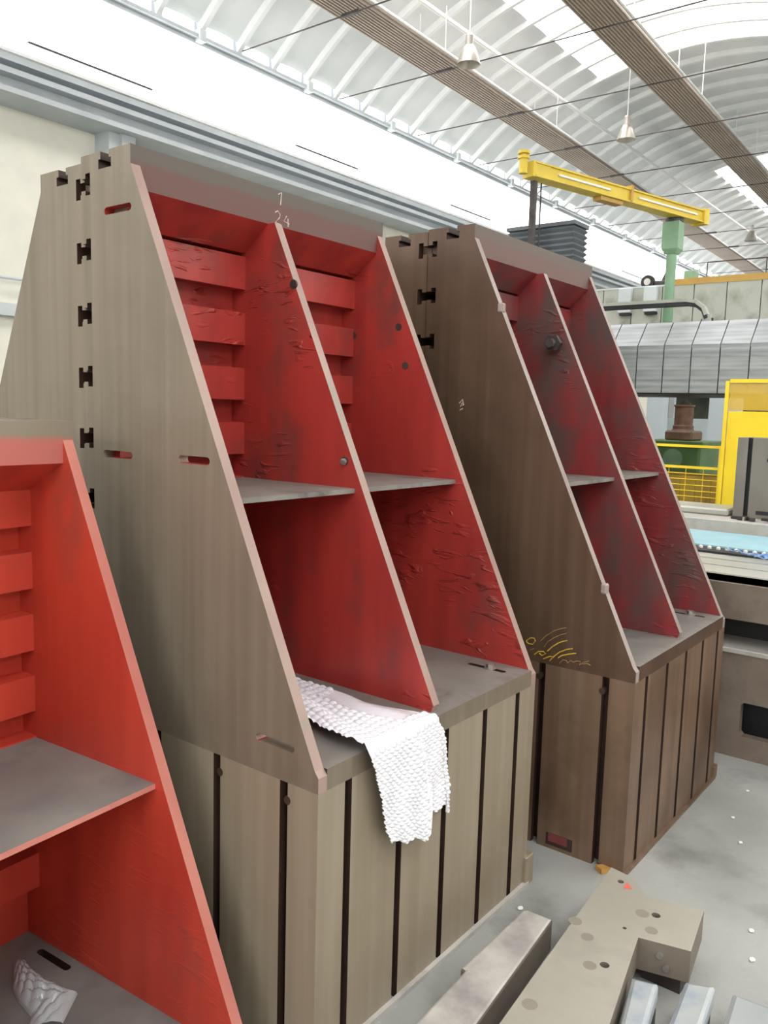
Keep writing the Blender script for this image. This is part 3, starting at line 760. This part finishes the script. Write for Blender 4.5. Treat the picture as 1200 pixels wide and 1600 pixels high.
obj('lower_beam', BX(4.5, 5.2, v0+.1, v1-.1, 0, .085, bev=.006), 'barsteel', GR)
obj('upper_rail', BX(4.75, 5.1, .42, 1.4, .085, .135, bev=.012), 'tablemetal', GR)
for y in (.28, .75): 
    bm = bmesh.new(); tube(bm, [(4.6, y, .085), (4.6, y, .11)], .02, 8); obj('clamp_screw', bm, 'steel', GR)
random.seed(9)
for k in range(8):
    x, y = 4.6+random.random()*.12, .34-k*.06; r = .014+.01*random.random()
    o = obj('swarf_piece', BX(-r, r, -r*1.5, r*1.5, 0, r*1.2, bev=.003), 'darksteel', None, (x, y, .926)); o.rotation_euler = (0, 0, k)
    tag(o, 'small dark scrap lying on the grey guide beam by the grey block', 'scrap', 'scraps on the guide beam')
gb = thing('slotted_block', 'grey cast block with a dark slot standing on the guide beam', 'block', (4.78, 0, .926))
bq = [(0, .395), (0, .325), (.03, .325), (.03, .295), (0, .295), (0, -.6), (.34, -.6), (.34, .395)]
bm = xy([bq], 0, .56); paint(bm, lambda n, c: 1 if (.29 < c.y < .33 and .002 < c.x < .05) else 0); obj('body', bm, ['greyblock', 'black'], gb)
for y, z in ((.18, .41), (-.1, .41)):
    bm = bmesh.new(); tube(bm, [(-.004, y, z), (.01, y, z)], .016, 10); obj('bolt_hole', bm, 'black', gb)
bm = BX(-.004, .004, .1, .24, .03, .055); obj('cast_mark', bm, 'black', gb)

# fence and guard
F = thing('safety_fence', 'yellow tube and mesh safety fence behind the table', 'fence', (6.05, 0, 0))
for z in (1.37, 1.185, .2): bm = bmesh.new(); beam(bm, (0, .84, z), (0, 2.4, z), .022, .022); obj('rail', bm, 'guard', F)
for y in (.86, 1.62, 2.38): bm = bmesh.new(); beam(bm, (0, y, 0), (0, y, 1.385), .03, .03); obj('post', bm, 'guard', F)
first = None
for k in range(18):
    z = .28+k*.05
    if first is None: bm = bmesh.new(); tube(bm, [(0, .86, 0), (0, 2.38, 0)], .0035, 4); o = obj('mesh_wire', bm, 'guard', F); first = o.data
    else: o = bpy.data.objects.new('mesh_wire', first); link(o, F)
    o.location = (0, 0, z)
first = None
for k in range(10):
    y = 1.0+k*.15
    if first is None: bm = bmesh.new(); tube(bm, [(0, 0, .2), (0, 0, 1.18)], .003, 4); o = obj('mesh_wire', bm, 'guard', F); first = o.data
    else: o = bpy.data.objects.new('mesh_wire', first); link(o, F)
    o.location = (.004, y, 0)
for k, y in enumerate((.80, .83)): pass
obj('hinge_post', BX(-.01, .03, .815, .84, 0, 1.38), 'brownpart', F)
G = thing('machine_guard', 'tall bright yellow sheet guard with a window, at right edge', 'guard', (5.95, 0, 0))
obj('lower_sheet', BX(0, .02, -1.2, .80, .06, 1.68), 'guard', G)
for a, b in ((-.15, .80), (-1.2, -.15)):
    bm = bmesh.new(); beam(bm, (0, a, 1.93), (0, b, 1.93), .03, .03); obj('top_rail', bm, 'guard', G)
for y in (.82, -.15, -1.2): bm = bmesh.new(); beam(bm, (0, y, 0), (0, y, 1.93), .028, .028); obj('post', bm, 'guard', G)
mm, nt, b = newmat('yellow_tinted_screen'); b.inputs['Base Color'].default_value = lin((226, 190, 60)); b.inputs['Alpha'].default_value = .62; b.inputs['Roughness'].default_value = .3; M['screen'] = mm
obj('window_screen', BX(.005, .012, -1.2, .80, 1.69, 1.915), 'screen', G)
for z in (1.33,): obj('seam', BX(-.003, 0, -.1, .7, z, z+.008), 'orange', G)
for k in range(4): 
    bm = bmesh.new(); beam(bm, (-.002, .66-k*.11, .90), (-.002, .58-k*.11, .97), .004, .022); obj('hazard_stripe', bm, 'darksteel', G)
obj('sill', BX(.02, .3, -1.2, .72, .02, .06), 'guard', G)
# brown cylinder on green machine
q = thing('green_press', 'green machine base with a brown cylinder, behind the yellow fence', 'machine', (9.2, 2.23, 0))
obj('base', BX(-.3, .5, -.32, .36, 0, 1.28, bev=.03), 'green2', q); obj('base_flange', BX(-.33, .5, -.36, .4, 1.28, 1.34, bev=.01), 'green2', q)
obj('saddle', BX(-.17, .25, -.17, .17, 1.34, 1.46, bev=.02), 'brownpart', q)
bm = bmesh.new(); lathe(bm, [(.14, 1.46), (.125, 1.48), (.125, 1.52), (.112, 1.53), (.112, 1.75), (.125, 1.76), (.125, 1.78), (0, 1.78)], 24); obj('cylinder', bm, 'brownpart', q)
bm = bmesh.new(); lathe(bm, [(.07, 1.78), (.07, 1.81), (.04, 1.81), (.04, 1.83), (0, 1.83)], 16); obj('cap', bm, 'darksteel', q)
bm = bmesh.new(); tube(bm, [(-.33, .0, 1.12), (-.28, .0, 1.12)], .12, 20); obj('round_cover', bm, 'green', q)

cr = thing('storage_bin', 'ochre sheet metal bin half hidden behind the yellow fence', 'bin', (7.4, .95, 0))
M['ochre'] = mat('ochre_bin_paint', (176, 146, 56), (150, 120, 48), .6, 0, (4, 4, 4))
bm = bmesh.new(); box(bm, 0, .02, 0, 1.4, .1, 1.02); box(bm, .58, .6, 0, 1.4, .1, 1.02); box(bm, .02, .58, 0, .02, .1, 1.02); box(bm, .02, .58, 1.38, 1.4, .1, 1.02); box(bm, .02, .58, .02, 1.38, .1, .12); obj('body', bm, 'ochre', cr)
for k in range(9): obj('side_rib', BX(-.015, 0, .06+k*.155, .09+k*.155, .14, .98), 'ochre', cr)
for x in (0, .54):
    for y in (0, 1.34): obj('foot', BX(x, x+.06, y, y+.06, 0, .1), 'darksteel', cr)

# ------------------------------------------------------------------ portal machine
PM = thing('portal_milling_machine', 'huge portal machine: pale beam with stepped steel way covers', 'machine', (0, 0, 0))
k = 0; first = None
for k in range(22):
    y = 3.1-k*.272
    if first is None:
        bm = xz([[(0, 1.86), (0, 2.33), (.22, 2.575), (.95, 2.575), (.95, 2.55), (.23, 2.55), (.02, 2.32), (.02, 1.86)]], 0, .262)
        o = obj('cover_plate', bm, 'cover', PM); first = o.data
    else: o = bpy.data.objects.new('cover_plate', first); link(o, PM)
    o.location = (7.0, y-.272+.018, 0)
obj('cover_core', BX(7.05, 8.4, -3.4, 3.2, 1.85, 2.30), 'darksteel', PM)
obj('crossbeam', BX(9.5, 10.3, -3.8, 4.3, 2.0, 3.25), 'beamgrey', PM)
first = None
for k in range(20):
    o = None
    y = 4.3-k*.4-.4
    if first is None: o = obj('beam_panel', BX(0, .03, .006, .394, 2.02, 3.29), 'beamgrey', PM); first = o.data
    else: o = bpy.data.objects.new('beam_panel', first); link(o, PM)
    o.location = (9.465, y, 0)
obj('top_stripe', BX(9.46, 9.9, -3.8, 2.55, 3.29, 3.37), 'orange', PM)
obj('top_cap', BX(9.46, 9.9, 2.55, 4.3, 3.29, 3.31), 'palegrey', PM)
for y in (3.4, -3.3): obj('portal_leg', BX(7.2, 10.2, y, y+.8, 0, 2.0 if y > 0 else 2.0), 'bedmetal', PM)
obj('leg_head', BX(7.9, 9.5, 3.4, 4.2, 2.0, 2.3), 'bedmetal', PM); obj('leg_head', BX(7.9, 9.5, -3.3, -2.5, 2.0, 2.3), 'bedmetal', PM)
for a, b in ((3.26, 3.09), (2.92, 2.75)):
    obj('junction_box', BX(9.38, 9.465, b, a, 2.97, 3.29, bev=.008), 'palegrey', PM)
    obj('box_foot', BX(9.4, 9.465, b, a-.02, 2.94, 2.97), 'black', PM)
# cable chain
cc = thing('cable_chain', 'black cable chain bending down onto the way covers', 'cable chain', (7.75, 0, 0))
pts = [(0, 3.0, 2.82), (0, 1.80, 2.82), (0, 1.70, 2.80), (0, 1.62, 2.74), (0, 1.585, 2.66), (0, 1.58, 2.576)]
bm = bmesh.new()
for a, b in zip(pts, pts[1:]): beam(bm, a, b, .12, .035)
obj('chain_band', bm, 'black', cc)
bm = bmesh.new()
for a, b in zip(pts, pts[1:]): beam(bm, (a[0]-.02, a[1]-.0, a[2]+.035), (b[0]-.02, b[1], b[2]+.035), .09, .035)
obj('chain_cover', bm, 'beamgrey', cc)
# small gear on beam top
mt = thing('hoist_winch', 'small dark winch with a black wheel on the pale beam', 'winch', (9.7, 2.9, 3.31))
bm = bmesh.new(); tube(bm, [(0, .1, .09), (.06, .1, .09)], .09, 16); obj('wheel', bm, 'black', mt)
bm = bmesh.new(); tube(bm, [(-.01, .1, .09), (.0, .1, .09)], .045, 12); obj('hub', bm, 'alu', mt)
obj('motor', BX(0, .14, -.22, .02, 0, .10, bev=.02), 'darksteel', mt); bm = bmesh.new(); tube(bm, [(.05, -.1, .1), (.05, -.14, .24)], [.03, .008], 8); obj('lever', bm, 'darksteel', mt)
obj('bed', BX(0, .2, -.24, .22, -.0, .02), 'palegrey', mt)
o = obj('green_cabinet', BX(0, .2, 0, .13, 0, .12, bev=.01), 'green', None, (9.6, 2.36, 3.37)); tag(o, 'small green box on the ochre stripe beside the crane post', 'box')
hr = thing('handrail', 'thin grey handrail along the top of the pale beam', 'railing', (9.6, 0, 3.37))
bm = bmesh.new(); tube(bm, [(0, -3.5, .2), (0, 2.2, .2)], .008, 5); obj('rail', bm, 'darksteel', hr)
for y in (2.2, 1.5, .8, .1, -.6, -1.3, -2, -2.7, -3.4): bm = bmesh.new(); tube(bm, [(0, y, 0), (0, y, .2)], .007, 5); obj('post', bm, 'darksteel', hr)
o = obj('green_lamp_box', BX(0, .2, -.12, .12, 0, .22, bev=.01), 'green', None, (9.65, 1.35, 3.37)); tag(o, 'dark green box on the pale beam at the right edge', 'box')

# ------------------------------------------------------------------ jib crane
J = thing('jib_crane', 'yellow box-girder jib crane on a green post', 'crane', (8.1, 2.13, 0))
bm = bmesh.new(); tube(bm, [(0, 0, 2.34), (0, 0, 3.55)], .055, 20); JP = obj('post', bm, 'green', J)
obj('post_base', BX(-.16, .16, -.16, .16, 2.30, 2.34), 'green', JP)
bm = bmesh.new()
for (z, h) in ((3.20, .13), (3.72, .20)): pass
vs0 = [bm.verts.new((x*.06, y*.06, 3.42)) for x, y in ((-1, -1), (1, -1), (1, 1), (-1, 1))]
vs1 = [bm.verts.new((x*.09, y*.09, 3.47)) for x, y in ((-1, -1), (1, -1), (1, 1), (-1, 1))]
vs2 = [bm.verts.new((x*.09, y*.09, 3.76)) for x, y in ((-1, -1), (1, -1), (1, 1), (-1, 1))]
for a, b in ((vs0, vs1), (vs1, vs2)):
    for i in range(4): bm.faces.new((a[i], a[(i+1) % 4], b[(i+1) % 4], b[i]))
bm.faces.new(vs2); bm.faces.new(list(reversed(vs0))); bmesh.ops.recalc_face_normals(bm, faces=bm.faces)
obj('slewing_head', bm, 'green', J)
bm = bmesh.new(); tube(bm, [(0, 0, 3.76), (0, 0, 3.80)], .10, 20); obj('slewing_ring', bm, 'darksteel', J)
a = Vector((5.68, 2.74, 3.87)); b = Vector((8.50, 1.965, 3.87)); off = Vector((8.1, 2.13, 0)); dv = (b-a).normalized()
a -= off; b -= off
def seg(name, t0, t1, w, h, dz, m, dside=0):
    s = dv.cross(Vector((0, 0, 1)))*dside; L = (b-a).length
    bm = bmesh.new(); beam(bm, a+dv*L*t0+Vector((0, 0, dz))+s, a+dv*L*t1+Vector((0, 0, dz))+s, w, h); obj(name, bm, m, J)
seg('boom', .08, 1, .11, .11, 0.0, 'crane'); seg('boom_flange', .05, 1.0, .15, .015, -.06, 'crane'); seg('boom_flange', .05, 1.0, .15, .015, .06, 'crane')
seg('conductor_bar', .16, .42, .015, .018, .0, 'white', .064); seg('conductor_bar', .58, .94, .015, .018, 0, 'white', .064)
seg('end_stop', .98, 1.01, .17, .17, .0, 'crane'); seg('joint_strap', .53, .54, .17, .16, .02, 'orange'); seg('end_box', .04, .12, .13, .14, 0, 'crane')
seg('hoist_trolley', .38, .50, .10, .04, -.09, 'orange')
e = a+dv*.05
bm = bmesh.new(); tube(bm, [e+Vector((0, 0, -.05)), e+Vector((0, 0, .08))], .04, 12); tube(bm, [e+Vector((0, 0, .08)), e+Vector((0, 0, .105))], .055, 12); tube(bm, [e+Vector((0, 0, .125)), e+Vector((0, 0, .15))], .055, 12); tube(bm, [e+Vector((0, 0, .08)), e+Vector((0, 0, .15))], .025, 8)
obj('end_reel', bm, 'crane', J)
e = a+dv*.2
bm = bmesh.new(); beam(bm, e+Vector((0, 0, -.09)), (e.x, e.y, 2.6), .05, .05); obj('hanging_mast', bm, 'darksteel', J)
e = a+dv*.3
bm = bmesh.new(); tube(bm, [e+Vector((0, 0, -.09)), (e.x, e.y, 2.6)], .008, 5); obj('hoist_cable', bm, 'black', J)
seg('boom_lamp', .955, .965, .02, .03, .08, 'black')

# bellows column
BL = thing('bellows_column', 'dark grey ribbed bellows column rising behind the right angle plate', 'machine', (6.3, 0, 0))
M['bellow'] = mat('grey_bellows_rubber', (84, 90, 96), (104, 110, 116), .6)
obj('pedestal', BX(-.03, .32, 2.42, 3.2, 0, 1.5), 'darksteel', BL)
obj('core', BX(.02, .25, 2.49, 3.13, 1.5, 3.44), 'darksteel', BL); first = None
for k in range(36):
    z = 1.5+k*.054
    if first is None:
        bm = bmesh.new(); r0 = [bm.verts.new(p) for p in ((.0, 2.47, 0), (.27, 2.47, 0), (.27, 3.15, 0), (.0, 3.15, 0))]
        r1 = [bm.verts.new(p) for p in ((-.025, 2.445, .027), (.295, 2.445, .027), (.295, 3.18, .027), (-.025, 3.18, .027))]
        r2 = [bm.verts.new(p) for p in ((.0, 2.47, .054), (.27, 2.47, .054), (.27, 3.15, .054), (.0, 3.15, .054))]
        for x, y in ((r0, r1), (r1, r2)):
            for i in range(4): bm.faces.new((x[i], x[(i+1) % 4], y[(i+1) % 4], y[i]))
        bmesh.ops.recalc_face_normals(bm, faces=bm.faces)
        o = obj('bellows_fold', bm, 'bellow', BL); first = o.data
    else: o = bpy.data.objects.new('bellows_fold', first); link(o, BL)
    o.location = (0, 0, z)
obj('top_cap', BX(-.03, .30, 2.44, 3.19, 3.444, 3.48), 'bellow', BL)
